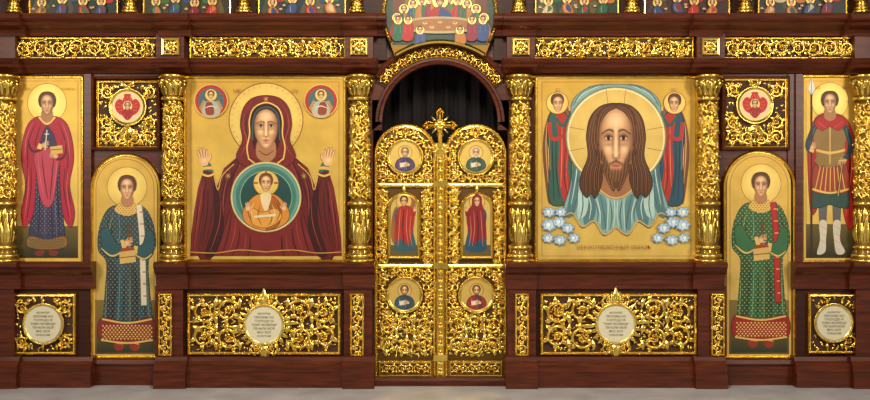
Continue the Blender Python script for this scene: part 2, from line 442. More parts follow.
# arch carved gilding
ab=MB()
a0,a1=PI+.56,2*PI-.56
ar=arcpts(440,122,64.5,a0,a1,41)
ab.sweep(ar,[(0,0),(0,.03),(-1,.04),(-1.8,.02),(-2,.004)],-.012,0,closed=False)
ab.sweep(ar,[(-1.8,.004),(-10.4,.004)],-.012,1,closed=False)
ab.sweep(ar,[(-10.2,.004),(-10.4,.02),(-11.2,.04),(-12,.03),(-12.2,0)],-.012,0,closed=False)
def archmap(u,v,h):
    u=np.asarray(u,float); v=np.asarray(v,float)
    a=u/70.5-PI/2; r=70.5-v
    return Wn(440+r*np.cos(a),122+r*np.sin(a),-.017-h)
for k in range(-8,9):
    scroll(ab,k*8.1,0,4.1,PI*(k%2),1 if k%2 else -1,archmap,.75,.035)
    leaf(ab,k*8.1+4,-3.6,PI/2,7,.9,.5,archmap,.025)
ab.build('carved_arch_band',[GOLD,RECESS])

for i,(xa,xb) in enumerate(((12,158),(189,346),(533,694),(723,857))):
    mb=MB(); y0=-.095
    mb.prism(rect(xa,38,xb,58),y0-.002,y0+.01,1)
    mb.sweep(rect(xa,37,xb,59),FR(2.6,.03),y0,0)
    fill(mb,xa+3,39.5,xb-3,56.5,8.5,plane(y0-.002),w=1.4,h=.045,extra=1.2)
    mb.build('carved_frieze_panel',[GOLD,RECESS])
for cx in COLX[1:5]:
    mb=MB(); y0=-.195
    mb.prism(rect(cx-8,38.5,cx+8,54.5),y0-.002,y0+.005,1)
    mb.sweep(rect(cx-9,37.5,cx+9,55.5),FR(3,.02),y0,0)
    rosette(mb,cx,46.5,6.5,plane(y0-.002),.03,8)
    for q in range(4): dot(mb,cx+5*(1 if q%2 else -1),46.5+5*(1 if q>1 else -1),1.1,.01,plane(y0-.002))
    mb.build('gilded_rosette_tile',[GOLD,RECESS])

# ================================================================ COLUMNS
def column(cx):
    mb=MB(); y0=-.115; s=(D+y0-.1)/D/100
    xw=(cx-CX)*s
    Z=lambda p:CZ+(CY-p)*s
    prof=[(74,15),(77,15),(78,14),(80,15),(83,13.5),(88,11),(94,10),(96,9.6),(97,11.5),(99,11.5),(100,9.5),
          (104,9),(150,10),(196,10.5),(200,10.5),(202,12.4),(205,12.4),(207,10.5),(215,11.2),(238,10.6),(244,9.8),(246,12),(249,12.4),(251,11),(254,13.4),(258,14),(263,14)]
    pv=np.array([p[0] for p in prof],float); pr=np.array([p[1] for p in prof],float)*s*.9
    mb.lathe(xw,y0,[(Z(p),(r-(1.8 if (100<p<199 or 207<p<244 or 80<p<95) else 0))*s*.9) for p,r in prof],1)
    def fm(u,v,h):
        u=np.asarray(u,float);v=np.asarray(v,float)
        R=np.interp(v,pv,pr)-1.4*s+h; th=u/10.0
        return np.stack([xw+R*np.sin(th),y0-R*np.cos(th),CZ+(CY-v)*s],-1)
    for p,r in((75.5,15.6),(98,12.2),(203.5,13),(247.5,12.6),(256,14.4),(261,15)):
        zc=Z(p); rr=[]
        for k in range(7):
            a=PI*k/6; rr.append((zc+1.7*s*math.cos(a),(r*.9-1+1.6*math.sin(a))*s))
        mb.lathe(xw,y0,rr,0)
    C=62.8
    for k in range(10):
        u=k*C/10
        leaf(mb,u,95,-PI/2,13,2.3,.0,fm,.035)
        leaf(mb,u+C/20,88,-PI/2,9,2.2,.3,fm,.04)
        dot(mb,u,80.5,1.8,.035,fm)
    for k in range(3):
        t=np.linspace(0,1,60); v=102+96*t; u=k*C/3+t*C*1.35
        stroke(mb,np.stack([u,v],1),1.1,.028,fm)
    for j in range(8):
        v=108+j*12
        for k in range(5):
            u=(k+.5*(j%2))*C/5
            scroll(mb,u,v,6.2,k*1.1+j,1 if (j)%2 else -1,fm,1.05,.034)
    for j in range(15):
        for k in range(9):
            leaf(mb,(k+random.random())*C/9,104+j*6.2+random.random()*4,random.uniform(0,6.28),5,1.2,random.uniform(-1,1),fm,.024)
    for j in range(20):
        u=random.uniform(-16,16);v=random.uniform(105,195)
        for q in range(6): dot(mb,u+(q%3-1)*1.3,v+(q//3)*1.3+0,.85,.036,fm)
    for k in range(9):
        u=k*C/9
        leaf(mb,u,243,-PI/2,20,2.6,.0,fm,.034)
        leaf(mb,u+C/18,243,-PI/2,33,1.9,.25,fm,.028)
        leaf(mb,u+C/18,208,PI/2,14,2.0,.3,fm,.03)
        dot(mb,u,211,1.6,.03,fm)
        leaf(mb,u,254,-PI/2,5,2.4,0,fm,.02)
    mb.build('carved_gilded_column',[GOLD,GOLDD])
for cx in COLX: column(cx)

# ================================================================ ICONS
def theotokos(A):
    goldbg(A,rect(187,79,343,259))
    A.line([(191,82),(339,82),(339,256),(191,256),(191,82)],.6,(140,84,40),0,False,False)
    halo(A,266,120,37)
    for q in range(36):
        a=2*PI*q/36; A.line([(266+33*math.cos(a),120+33*math.sin(a)),(266+35.5*math.cos(a),120+35.5*math.sin(a))],.5,(160,116,60),0,False,False,step=(q==0))
    B=(112,32,30);BD=(56,12,14);BL=(160,70,56)
    for m in(0,1):
        A.T=(lambda x,y:(532-x,y)) if m else None
        A.blob([(203,166),(210,163),(214,178),(205,184)],(60,96,92))
        hand(A,204,160,-PI/2-.18,10,(216,168,120),1)
        A.line([(201,169),(207,168),(213,168)],3,(214,172,80),.5,False)
    A.T=None
    left=[(243,146),(236,158),(224,168),(217,186),(213,172),(203,172),(198,188),(194,212),(191,236),(190,256)]
    pts=left+[(532-x,y) for x,y in reversed(left)]
    A.poly(pts,B)
    for m in(0,1):
        A.T=(lambda x,y:(532-x,y)) if m else None
        A.blob([(203,174),(213,175),(218,192),(226,172),(238,158),(236,190),(226,225),(214,256),(198,256),(203,215)],mix(B,BD,.35))
        A.blob([(214,182),(220,200),(224,225),(216,252),(205,255),(214,222)],BD)
        folds(A,[[(206,178),(203,205),(196,250)],[(211,180),(214,200),(207,240)],[(228,170),(222,195),(220,215)],[(240,160),(232,180),(229,205)],[(199,200),(196,225),(193,250)],[(232,212),(228,235),(222,255)],[(240,228),(238,244),(232,256)],[(250,236),(250,246),(248,256)],[(208,190),(207,215),(201,245)],[(234,170),(227,190),(224,208)]],1.4,BD)
        folds(A,[[(204,180),(200,205),(194,245)],[(230,169),(224,192),(223,215)],[(243,158),(235,178),(231,200)],[(221,200),(219,225),(210,252)],[(236,218),(234,236),(228,254)],[(246,233),(245,246),(241,256)]],.7,BL)
        A.line([(202,174),(208,176),(214,174)],2,(216,180,92),.4,False)
        A.line([(214,176),(218,190),(222,176),(234,164)],.9,(206,166,84),.4,False)
        A.line([(190,252),(215,253),(240,250),(266,252)],1,(196,150,76),.4,False)
        for q in range(4):
            an=q*PI/4; A.line([(228-3*math.cos(an),176-3*math.sin(an)),(228+3*math.cos(an),176+3*math.sin(an))],.8,(222,186,96),.4)
    A.T=None
    hood=[(266,95),(252,98),(243,108),(240,124),(242,140),(236,156),(244,166),(266,170),(288,166),(296,156),(290,140),(292,124),(289,108),(280,98)]
    A.blob(hood,B)
    A.poly(smooth([(266,104),(255,108),(250.5,120),(251,134),(255,150),(266,162),(277,150),(281,134),(281.5,120),(277,108)]),BD)
    A.blob([(258,140),(274,140),(276,156),(266,163),(256,156)],(164,110,72))
    A.line([(258,150),(266,155),(274,150)],1.2,(96,54,34))
    A.line([(252.5,140),(253,122),(257,111),(266,107),(275,111),(279,122),(279.5,140)],1.6,(50,82,82),0,False)
    face(A,266,129,12.6,20)
    A.line([(249,160),(247,148),(249.6,134),(249.4,120),(254,108),(266,102.5),(278,108),(282.6,120),(282.4,134),(285,148),(283,160)],1.3,(222,186,96),.4,False)
    folds(A,[[(245,112),(243,126),(247,142),(240,156)],[(287,112),(289,126),(285,142),(292,156)],[(252,101),(246,112)],[(280,101),(286,112)]],1.1,BL)
    folds(A,[[(247,114),(246,128),(248,140)],[(285,114),(286,128),(284,140)]],1.1,BD)
    for q in range(4):
        an=q*PI/4; A.line([(266-2.6*math.cos(an),99-2.6*math.sin(an)),(266+2.6*math.cos(an),99+2.6*math.sin(an))],.7,(236,204,110),.4)
    A.blob([(250,158),(266,164),(282,158),(280,168),(266,172),(252,168)],mix(B,BL,.2))
    A.line([(248,158),(257,165),(266,168),(275,165),(284,158)],1.3,(222,186,96),.4,False)
    A.ell(266,197,35.5,35.5,(188,150,82),.4,44)
    A.rad(circ(266,197,34.3,44),(266,197),[(0,(26,60,58)),(.72,(30,68,64)),(.76,(58,106,96)),(.88,(66,116,104)),(.9,(96,144,126)),(1,(84,132,116))])
    A.ring(266,197,34.2,.8,(220,200,150)); A.ring(266,197,26,.5,(150,180,150))
    halo(A,266,183,12.5)
    for u,v in((0,-1),(1,0),(-1,0)): A.line([(266+u*8,183+v*8),(266+u*12,183+v*12)],2,(160,76,50),0,False,False)
    O=(196,126,48)
    A.blob([(258,194),(274,194),(284,202),(290,214),(284,225),(266,231),(248,225),(242,214),(248,202)],O)
    A.blob([(266,195),(276,198),(282,210),(278,226),(266,230),(270,212)],(156,88,36))
    A.blob([(261,194),(271,194),(269,206),(266,212),(262,205)],(215,192,146))
    A.blob([(252,208),(262,212),(276,208),(282,218),(268,228),(252,224)],mix(O,(230,176,86),.4))
    folds(A,[[(252,202),(248,212),(252,222)],[(260,206),(258,216),(262,226)],[(276,202),(280,212),(276,222)],[(268,210),(272,218),(268,226)]],1,(110,62,28))
    folds(A,[[(254,203),(251,212),(255,221)],[(272,204),(275,214),(272,224)]],.7,(236,200,120))
    hair_short(A,266,182,5.5,7,(96,58,30)); face(A,266,183.6,5.8,8)
    hand(A,248,208,-PI/2,5); hand(A,284,208,-PI/2,5,mir=-1)
    A.line([(254,217),(276,215)],2.4,(214,200,164),0,False,False)
    for m in(0,1):
        A.T=(lambda x,y:(532-x,y)) if m else None
        A.ell(211,101,17,17,(204,170,90),.5,36); A.ell(211,101,16,16,(170,44,32),0,36); A.ell(211,101,13,13,(70,96,100),0,36)
        A.poly([(203,100),(199,108),(203,114),(208,110),(207,102)],(170,130,84)); A.poly([(219,100),(223,108),(219,114),(214,110),(215,102)],(170,130,84))
        halo(A,211,95,6); A.poly(smooth([(206,102),(216,102),(220,113),(211,117),(202,113)]),(168,168,150)); A.poly(smooth([(206,103),(212,103),(214,114),(206,114)]),(140,60,40))
        hair_short(A,211,95,2.8,3.6,(80,46,26)); face(A,211,95.6,2.9,4)
        A.line([(205,108),(211,106),(217,108)],1,(220,210,190))
    A.T=None
th=mkicon('mother_of_god_icon',rect(183,75,347,263),0,0,4.5,.05,theotokos)
text(th,'МР',237,91,5,-.05,REDINK); text(th,'ΘѴ',295,91,5,-.05,REDINK)

def holyface(A):
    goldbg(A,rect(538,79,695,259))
    A.line([(542,82),(691,82),(691,256),(542,256),(542,82)],.6,(140,84,40),0,False,False)
    C=(124,158,152);CD=(58,94,100);CL=(190,208,196)
    K=1.14
    for m in(0,1):
        tA=lambda x,y:(558.5+(x-558)*K,152+(y-154)*K)
        A.T=(lambda x,y:(1232-tA(x,y)[0],tA(x,y)[1])) if m else tA
        A.poly(smooth([(553,118),(547,128),(544,150),(546,178),(550,200),(557,180),(557,150)]),(112,66,38))
        folds(A,[[(548,128),(547,150),(549,182)],[(550,126),(549,150),(551,190)],[(553,130),(553,150),(553,186)]],.9,(200,164,98))
        A.poly(smooth([(560,116),(569,118),(573,138),(571,160),(562,150)]),(126,78,46))
        folds(A,[[(566,120),(570,138),(569,156)]],.9,(200,164,98))
        A.blob([(551,120),(565,120),(570,140),(570,170),(570,196),(556,202),(549,194),(550,160),(548,138)],(52,86,74) if not m else (44,74,90))
        A.poly(smooth([(556,121),(566,123),(570,142),(566,166),(569,188),(563,198),(558,172),(559,148)]),(166,46,36))
        folds(A,[[(552,135),(553,165),(554,196)],[(564,150),(563,175),(566,192)],[(556,140),(556,170),(559,194)]],1,(24,40,40))
        folds(A,[[(550,140),(551,170)],[(561,130),(561,155),(560,185)],[(567,142),(565,168)],[(565,172),(566,188)]],.7,(222,132,96))
        A.line([(550,128),(552,142),(562,140),(569,131)],3.4,(170,50,40),0,False); hand(A,570,128,-.9,4)
        A.line([(556,124),(562,131),(569,119)],2.6,(52,86,76),0,False); hand(A,569,116,-.9,3.8)
        halo(A,557,111,9.6); hair_short(A,557,110,4.6,5.8,(86,50,28)); face(A,557.5,112,4.8,6.8)
    A.T=None
    L=[(616,84),(594,86),(579,93),(571,106),(571,135),(573,160),(570,185),(564,205),(560,220),(572,214),(582,228),(594,222),(604,236),(616,228)]
    A.blob(L+[(1232-x,y) for x,y in reversed(L[1:-1])],C)
    for m in(0,1):
        A.T=(lambda x,y:(1232-x,y)) if m else None
        A.poly(smooth([(574,160),(582,186),(575,212),(566,216),(571,190)]),mix(C,CD,.7))
        A.poly(smooth([(590,192),(596,208),(592,222),(584,224),(584,204)]),mix(C,CD,.7))
        A.poly(smooth([(579,182),(588,196),(586,214),(578,218),(578,200)]),mix(C,CL,.6))
        A.poly(smooth([(598,194),(606,200),(608,222),(602,230),(600,210)]),mix(C,CD,.5))
        folds(A,[[(580,93),(590,87),(604,84)],[(573,106),(580,95),(594,87)],[(572,140),(574,170),(568,206)],[(600,194),(604,214),(606,232)],[(610,200),(612,216),(610,230)],[(576,165),(578,190),(573,212)],[(582,190),(583,206),(580,220)],[(594,198),(598,212),(597,222)]],1.3,CD)
        folds(A,[[(576,102),(584,93),(600,86)],[(574,140),(577,168),(571,205)],[(596,196),(600,212),(600,224)],[(608,196),(608,212),(607,232)],[(586,190),(591,205),(589,220)],[(614,198),(615,214),(613,228)]],1.1,CL)
        A.line([(560,219),(572,213),(582,226.5),(594,221),(604,234.5),(616,227)],1.2,(204,166,90),.3,False)
    A.T=None
    halo(A,616,137,50,(216,184,104),(150,90,46))
    A.ring(616,137,48,1.2,(230,218,170)); A.ring(616,137,50,1.0,(90,120,110))
    for u in(-1,1):
        A.line([(616+u*31,130),(616+u*47,127)],.5,(150,90,46),0,False,False); A.line([(616+u*31,148),(616+u*47,151)],.5,(150,90,46),0,False,False)
        A.line([(616+u*8,104),(616+u*10,89)],.5,(150,90,46),0,False,False)
    H=(80,47,29);HL=(142,94,56);HD=(36,20,14)
    # neck and neckline
    A.poly(smooth([(600,164),(632,164),(634,186),(626,196),(616,199),(606,196),(598,186)]),(150,100,64))
    A.line([(600,190),(608,196),(616,198),(624,196),(632,190)],1.6,(204,166,90),.3,False)
    # two masses of hair
    for m in(0,1):
        A.T=(lambda x,y:(1232-x,y)) if m else None
        A.blob([(616.5,103),(601,105.5),(590,117),(586,136),(587.5,156),(582,171),(579,184),(582,193),(587,198),(591,194),(595,199),(600,190),(603,178),(601,164),(599,140),(604,120),(616.5,110)],H)
        for k in range(8):
            q=k*1.75
            folds(A,[[(612+k*.3,104.5+k*.4),(599+q*.6,108.5+q*.4),(591+q*.65,121),(587.5+q*.8,140),(589+q*.95,158),(584+q*1.2,174),(583+q*1.2+(k%2),195-(k%3)*2)]],.8,HL if k%2 else mix(H,HL,.45))
            folds(A,[[(612.8+k*.3,105.5+k*.4),(599.8+q*.6,109.5+q*.4),(591.9+q*.65,121),(588.4+q*.8,140),(589.9+q*.95,158),(585+q*1.2,174),(584.2+q*1.2+(k%2),194-(k%3)*2)]],.6,HD)
    A.T=None
    A.poly(smooth([(602,164),(605,177),(610,187),(613.5,191.5),(616,188),(618.5,191.5),(622,187),(627,177),(630,164)]),(88,54,34))
    face(A,616,144,18.4,38,(210,160,112),(104,62,38),beard=(94,58,36))
    for m in(0,1):
        A.T=(lambda x,y:(1232-x,y)) if m else None
        A.poly(smooth([(616,103.5),(604,106.5),(596.8,117),(595.4,140),(597.2,156),(599,140),(601,124),(607.5,113),(616,108)]),H)
        folds(A,[[(614,105.5),(603,111),(598,126),(596.6,150)],[(615,107),(605,112.5),(600,126),(598,142)]],.7,HL)
        folds(A,[[(606,172),(609,182),(613,189)],[(610,176),(612,183),(614,190)],[(603.5,168),(606,178),(611,188)]],.7,HL)
        folds(A,[[(608,173),(610,182),(613,188)],[(604.8,170),(607,179),(611.5,188.5)],[(612,178),(614,188)]],.5,HD)
    A.T=None
    # painted clouds
    for m in(0,1):
        A.T=(lambda x,y:(1232-x,y)) if m else None
        for (x,y,r) in((549,212,6),(561,212,5.5),(548,238,5.5),(560,240,6),(574,238,5.5),(568,228,6),(549,225,7),(559,222,6.5)):
            P=[]
            for k in range(7):
                a=2*PI*k/7+x; P+= [(x+r*1.18*math.cos(a),y+r*.95*math.sin(a)),(x+r*.92*math.cos(a+PI/7),y+r*.74*math.sin(a+PI/7))]
            sp_=[(max(u,541.5),v) for u,v in smooth(P,4)]
            A.rad(sp_,(x,y),[(0,(224,230,228)),(.5,(196,210,216)),(.85,(138,168,190)),(1,(84,118,150))])
            A.ring(x-.8,y-.3,r*.42,.6,(92,128,160),0,14,PI*.7,2.35*PI); A.ring(x+.6,y+.9,r*.66,.5,(120,150,176),0,14,-.3,1.2)
    A.T=None
hf=mkicon('holy_face_icon',rect(534,75,699,263),0,0,4.5,.05,holyface)
text(hf,'НЕРУКОТВОРЕННЫЙ ОБРАЗЪ',614,247.5,5.0,-.05,REDINK)
text(hf,'ІС',558,90,4.2,-.05,REDINK); text(hf,'ХС',674,90,4.2,-.05,REDINK)

def martyr(A):
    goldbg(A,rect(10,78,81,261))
    A.poly(rect(13,226,78,258),lambda x,y:(104,88,42) if y<240 else (46,42,26))
    A.line([(13,81),(78,81),(78,258),(13,258),(13,81)],.6,(140,84,40),0,False,False)
    halo(A,47,103,19.5)
    for x in(39,53): A.poly(smooth([(x-3,244),(x+4,244),(x+5,253),(x+1,256),(x-4,254)]),(120,50,34)); A.line([(x-3,248),(x+4,249)],1,(210,170,90),0,False,False)
    tun=[(39,118),(56,118),(60,150),(61,195),(65,246),(47,249),(29,246),(33,195),(34,150)]
    A.blob(tun,(56,54,84)); A.pattern(smooth([(36,150),(58,150),(60,195),(62,230),(32,230),(34,195)]),4,(140,134,120),.6)
    folds(A,[[(42,155),(40,195),(38,240)],[(50,155),(51,195),(53,240)],[(57,160),(58,200),(60,240)]],1.2,(26,24,42))
    folds(A,[[(46,155),(45,195),(45,240)],[(54,160),(55,200),(57,240)]],.7,(112,112,140))
    A.blob([(29,236),(47,239),(65,236),(66,247),(47,250),(28,247)],(140,100,48)); A.pattern(rect(30,238,64,248),3.2,(60,84,74),1)
    R=(168,36,54);RD=(92,16,30);RL=(216,102,108)
    A.blob([(40,116),(29,122),(23,138),(21,160),(25,185),(21,212),(24,228),(33,216),(36,190),(37,160),(43,134),(47,124)],R)
    A.blob([(54,116),(66,122),(72,138),(74,160),(70,185),(75,212),(71,228),(63,216),(60,190),(59,160),(54,136),(47,124)],R)
    A.blob([(34,150),(60,150),(58,172),(54,200),(47,208),(40,198),(36,172)],(184,64,84))
    folds(A,[[(36,122),(29,140),(27,160)],[(31,165),(31,190),(27,218)],[(41,124),(36,140),(34,158)],[(58,122),(65,140),(67,160)],[(65,168),(64,190),(69,218)],[(42,156),(44,176),(48,200)],[(54,156),(52,176),(50,200)],[(28,150),(27,180),(24,205)],[(69,150),(67,180),(71,205)]],1.3,RD)
    folds(A,[[(33,122),(26,140),(25,160)],[(28,168),(28,192),(24,220)],[(62,122),(68,140),(70,160)],[(68,168),(67,192),(71,220)],[(38,154),(40,176),(44,198)],[(57,156),(56,174),(53,196)]],.8,RL)
    A.line([(39,117),(47,124),(55,117)],2,(216,180,92),.3,False)
    A.poly(smooth([(43,109),(51,109),(53,118),(47,123),(41,118)]),(174,120,80))
    A.line([(30,140),(33,150),(42,148)],5,RD,0,False); A.line([(31,139),(34,148),(42,146)],4,R,0,False); A.line([(39,149),(41,144)],4.5,(216,180,92),.3,False,False); hand(A,44,145,-.6,5)
    A.line([(64,142),(62,156),(56,158)],5,RD,0,False); A.line([(64,141),(62,154),(57,156)],4,R,0,False); hand(A,55,156,PI+.3,5)
    A.poly([(50,147),(62,145),(63,153),(51,155)],(196,160,90),.3); A.line([(50,150),(62,149)],.8,(120,50,40),0,False,False)
    A.line([(45,150),(47,130)],1,(224,214,190),0,False,False); A.line([(44.5,134),(49,134)],1,(224,214,190),0,False,False)
    hair_short(A,47,103,6.8,9,(84,48,26)); face(A,47,104.5,6.7,10)
mi=mkicon('martyr_saint_icon',rect(7,75,84,264),0,0,4,.045,martyr)
text(mi,'СВ. ВМЧ.',24,89,3,-.05,REDINK); text(mi,'ЦЕЛИТЕЛЬ',67,89,2.6,-.05,REDINK)

def warrior(A):
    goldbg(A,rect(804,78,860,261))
    A.poly(rect(806,224,858,258),lambda x,y:(100,86,42) if y<240 else (46,42,26))
    A.line([(806,81),(858,81),(858,258),(806,258),(806,81)],.6,(140,84,40),0,False,False)
    halo(A,830,101,18.5)
    A.blob([(818,115),(842,115),(853,132),(856,160),(853,190),(857,216),(849,230),(842,204),(842,150),(820,150),(816,180),(818,206),(811,214),(808,180),(808,140)],(172,36,28))
    folds(A,[[(846,130),(850,160),(847,190),(851,222)],[(852,150),(850,180),(854,210)],[(812,150),(812,180),(814,206)]],1.4,(92,16,14)); folds(A,[[(848,134),(852,160),(849,192)],[(845,160),(844,190),(847,216)],[(810,150),(810,180)]],.8,(224,104,82))
    for sx in(-1,1):
        x=830+sx*7
        A.poly(smooth([(x-4,198),(x+4,198),(x+3.6,220),(x+3,238),(x+4+sx*2,252),(x-4+sx*2,253),(x-3,238),(x-4,220)]),(96,94,92))
        A.poly(smooth([(x-3.6,222),(x+3.6,222),(x+3,240),(x+5+sx*3,252),(x-3+sx*3,254),(x-3,240)]),(206,194,174))
        folds(A,[[(x-3,226),(x+3,229)],[(x-3,233),(x+3,236)],[(x-3,240),(x+3,243)]],.9,(130,60,46))
    A.blob([(818,162),(843,162),(850,204),(840,208),(830,205),(820,208),(811,204)],(46,76,66)); folds(A,[[(822,180),(819,203)],[(830,180),(830,202)],[(838,180),(842,204)]],1.2,(24,40,38))
    A.blob([(817,160),(844,160),(849,190),(830,194),(812,190)],(150,58,36))
    for k in range(7):
        x=815+k*5; A.line([(821+k*3.2,164),(x,191)],.9,(214,170,86),0,False,False)
    A.line([(812,189),(830,193),(849,189)],2,(216,176,88),.3,False)
    ar=[(818,119),(830,123),(842,119),(847,134),(844,150),(845,164),(830,167),(816,164),(817,150),(813,134)]
    A.blob(ar,(98,72,40)); A.pattern(smooth(ar),2.6,(196,154,80),.85)
    A.line([(816,150),(830,153),(845,150)],2.4,(210,170,86),.3,False); A.line([(830,124),(830,164)],1,(216,176,96),.3,False,False)
    A.blob([(820,116),(840,116),(846,124),(838,131),(830,127),(822,131),(814,124)],(172,36,28)); folds(A,[[(818,122),(826,128)],[(842,122),(834,128)]],1,(226,110,88))
    A.line([(815,126),(808,144),(811,152)],5.4,(40,64,70),0,False); A.line([(815,127),(810,143)],1.1,(120,140,136))
    A.line([(845,126),(851,146),(845,160)],5.4,(40,64,70),0,False); A.line([(846,128),(850,145)],1.1,(120,140,136))
    A.line([(811.5,90),(811.5,254)],1.9,(70,38,20),0,False,False); A.poly([(811.5,77),(808.0,89),(811.5,95),(815.0,89)],(220,220,214)); A.line([(811.5,78),(811.5,94)],.5,(90,90,90),0,False,False)
    A.line([(811,152),(812.5,149)],4.5,(216,176,96),.3,False,False); hand(A,812.5,147,-PI/2+.5,4.6); hand(A,843,161,PI-.4,5)
    A.line([(843,158),(838,196)],2.2,(70,40,26),0,False,False); A.line([(843,158),(838,196)],.7,(216,176,96),.3,False,False); A.line([(839,161),(847,160)],1.5,(216,176,96),0,False,False)
    A.poly(smooth([(826,108),(834,108),(836,117),(830,121),(824,117)]),(174,120,80))
    hair_short(A,830,102,6.8,8.8,(76,44,26)); face(A,830,103.5,6.6,9.8)
wi=mkicon('warrior_saint_icon',rect(801,74,862,263),0,0,4,.045,warrior)
text(wi,'СВ.',819,88,3,-.05,REDINK); text(wi,'ВМЧ.',847,88,3,-.05,REDINK)

def deacon(col,cold,coll,pat,orar,orarl,hem,cx,top):
    def d(A):
        ox=cx-126; oy=top-153
        o=archp(93+ox,156+oy,157+ox,356)
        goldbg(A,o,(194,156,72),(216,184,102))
        A.poly([(95+ox,300),(155+ox,300),(155+ox,354),(95+ox,354)],lambda x,y:(124,104,52) if y<310 else (44,48,30))
        i2=archp(96+ox,159+oy,154+ox,353); A.line(i2+[i2[0]],.6,(140,84,40),0,False,False)
        T=lambda x,y:(x+ox,y+oy)
        A.T=T
        halo(A,127,187,20)
        for x in(119,135): A.poly(smooth([(x-4,338),(x+4,338),(x+5,347),(x,351),(x-5,347)]),(140,48,34)); A.line([(x-3,343),(x+4,344)],.9,(214,176,100),0,False,False)
        body=[(119,204),(136,204),(147,210),(154,226),(156,246),(149,260),(150,290),(153,318),(154,339),(127,342),(101,339),(103,315),(105,288),(106,262),(98,250),(99,228),(107,210)]
        A.blob(body,col)
        A.poly(smooth([(108,262),(118,270),(116,300),(113,338),(104,338),(106,310)]),mix(col,cold,.4))
        A.poly(smooth([(132,264),(138,280),(138,310),(136,338),(128,338),(131,300)]),mix(col,cold,.4))
        folds(A,[[(116,270),(114,300),(110,336)],[(124,275),(124,300),(122,338)],[(135,270),(137,300),(139,338)],[(144,262),(144,295),(147,336)],[(110,215),(106,232),(107,246)],[(146,216),(149,232),(146,248)],[(108,252),(118,256),(128,254)],[(112,222),(112,236),(114,246)]],1.5,cold)
        folds(A,[[(120,272),(119,300),(117,336)],[(130,275),(130,300),(130,338)],[(148,268),(148,300),(151,336)],[(113,214),(109,232),(111,244)],[(118,212),(120,232),(117,246)],[(107,280),(106,305),(104,334)]],.8,coll)
        A.pattern(smooth(body),4.4,pat,.75)
        A.blob([(101,318),(127,322),(153,318),(154,340),(127,343),(100,340)],hem); A.pattern(rect(103,324,152,339),3.6,(214,176,98),1.1)
        A.line([(102,319),(127,323),(152,319)],1.8,(220,184,100),.3,False); A.line([(101,340),(127,343),(153,340)],1.8,(220,184,100),.3,False)
        A.poly(smooth([(118,204),(127,200),(137,204),(139,211),(127,216),(115,211)]),(214,176,92),.3); A.pattern(smooth([(118,204),(127,200),(137,204),(139,211),(127,216),(115,211)]),3,(130,50,40),.7)
        A.line([(139,205),(142,235),(143,270),(144,306)],6.4,mix(orar,(0,0,0),.4),0,False); A.line([(139,205),(142,235),(143,270),(144,305)],5.2,orar,0,False)
        for k in range(8): A.line([(139.6+k*.55,212+k*12),(144+k*.35,212+k*12)],.9,orarl,0,False,False)
        A.blob([(100,232),(108,228),(118,244),(124,240),(126,250),(116,258),(104,254)],mix(col,coll,.12)); A.line([(101,248),(112,256),(124,250)],1.6,(216,180,96),.3)
        A.blob([(154,234),(147,230),(142,244),(134,246),(134,254),(144,260),(153,254)],mix(col,coll,.12)); A.line([(152,254),(144,259),(134,254)],1.6,(216,180,96),.3)
        A.line([(122,240),(125,250)],4,(216,180,96),.3,False,False); A.line([(136,246),(135,254)],4,(216,180,96),.3,False,False)
        hand(A,127,243,-.8,6); hand(A,132,251,PI-.1,5.6)
        A.poly([(119,252),(135,250),(136,262),(120,264)],(204,170,96),.3); A.line([(119,258),(136,256)],.9,(130,60,40),0,False,False); A.poly([(122,248),(133,247),(135,250),(120,252)],(150,60,40))
        A.line([(129,240),(128,224)],1,(120,70,40),0,False,False); A.line([(125.5,228),(131,228)],1,(120,70,40),0,False,False)
        A.poly(smooth([(123,194),(131,194),(133,203),(127,207),(121,203)]),(174,120,80))
        hair_short(A,127,187,7.2,9.4,(84,50,28)); face(A,127,189,7.2,10.6)
        A.T=None
    return d
mkicon('deacon_saint_icon',archp(90,153,161,359),-.0,0,4,.05,deacon((40,74,80),(18,36,44),(100,138,134),(164,118,76),(210,198,168),(150,60,44),(126,42,36),126,153))
mkicon('deacon_saint_icon',archp(723,150,796,359),-.0,0,4,.05,deacon((46,94,58),(20,48,32),(116,160,112),(178,156,92),(172,40,36),(220,178,104),(146,36,32),760,150))

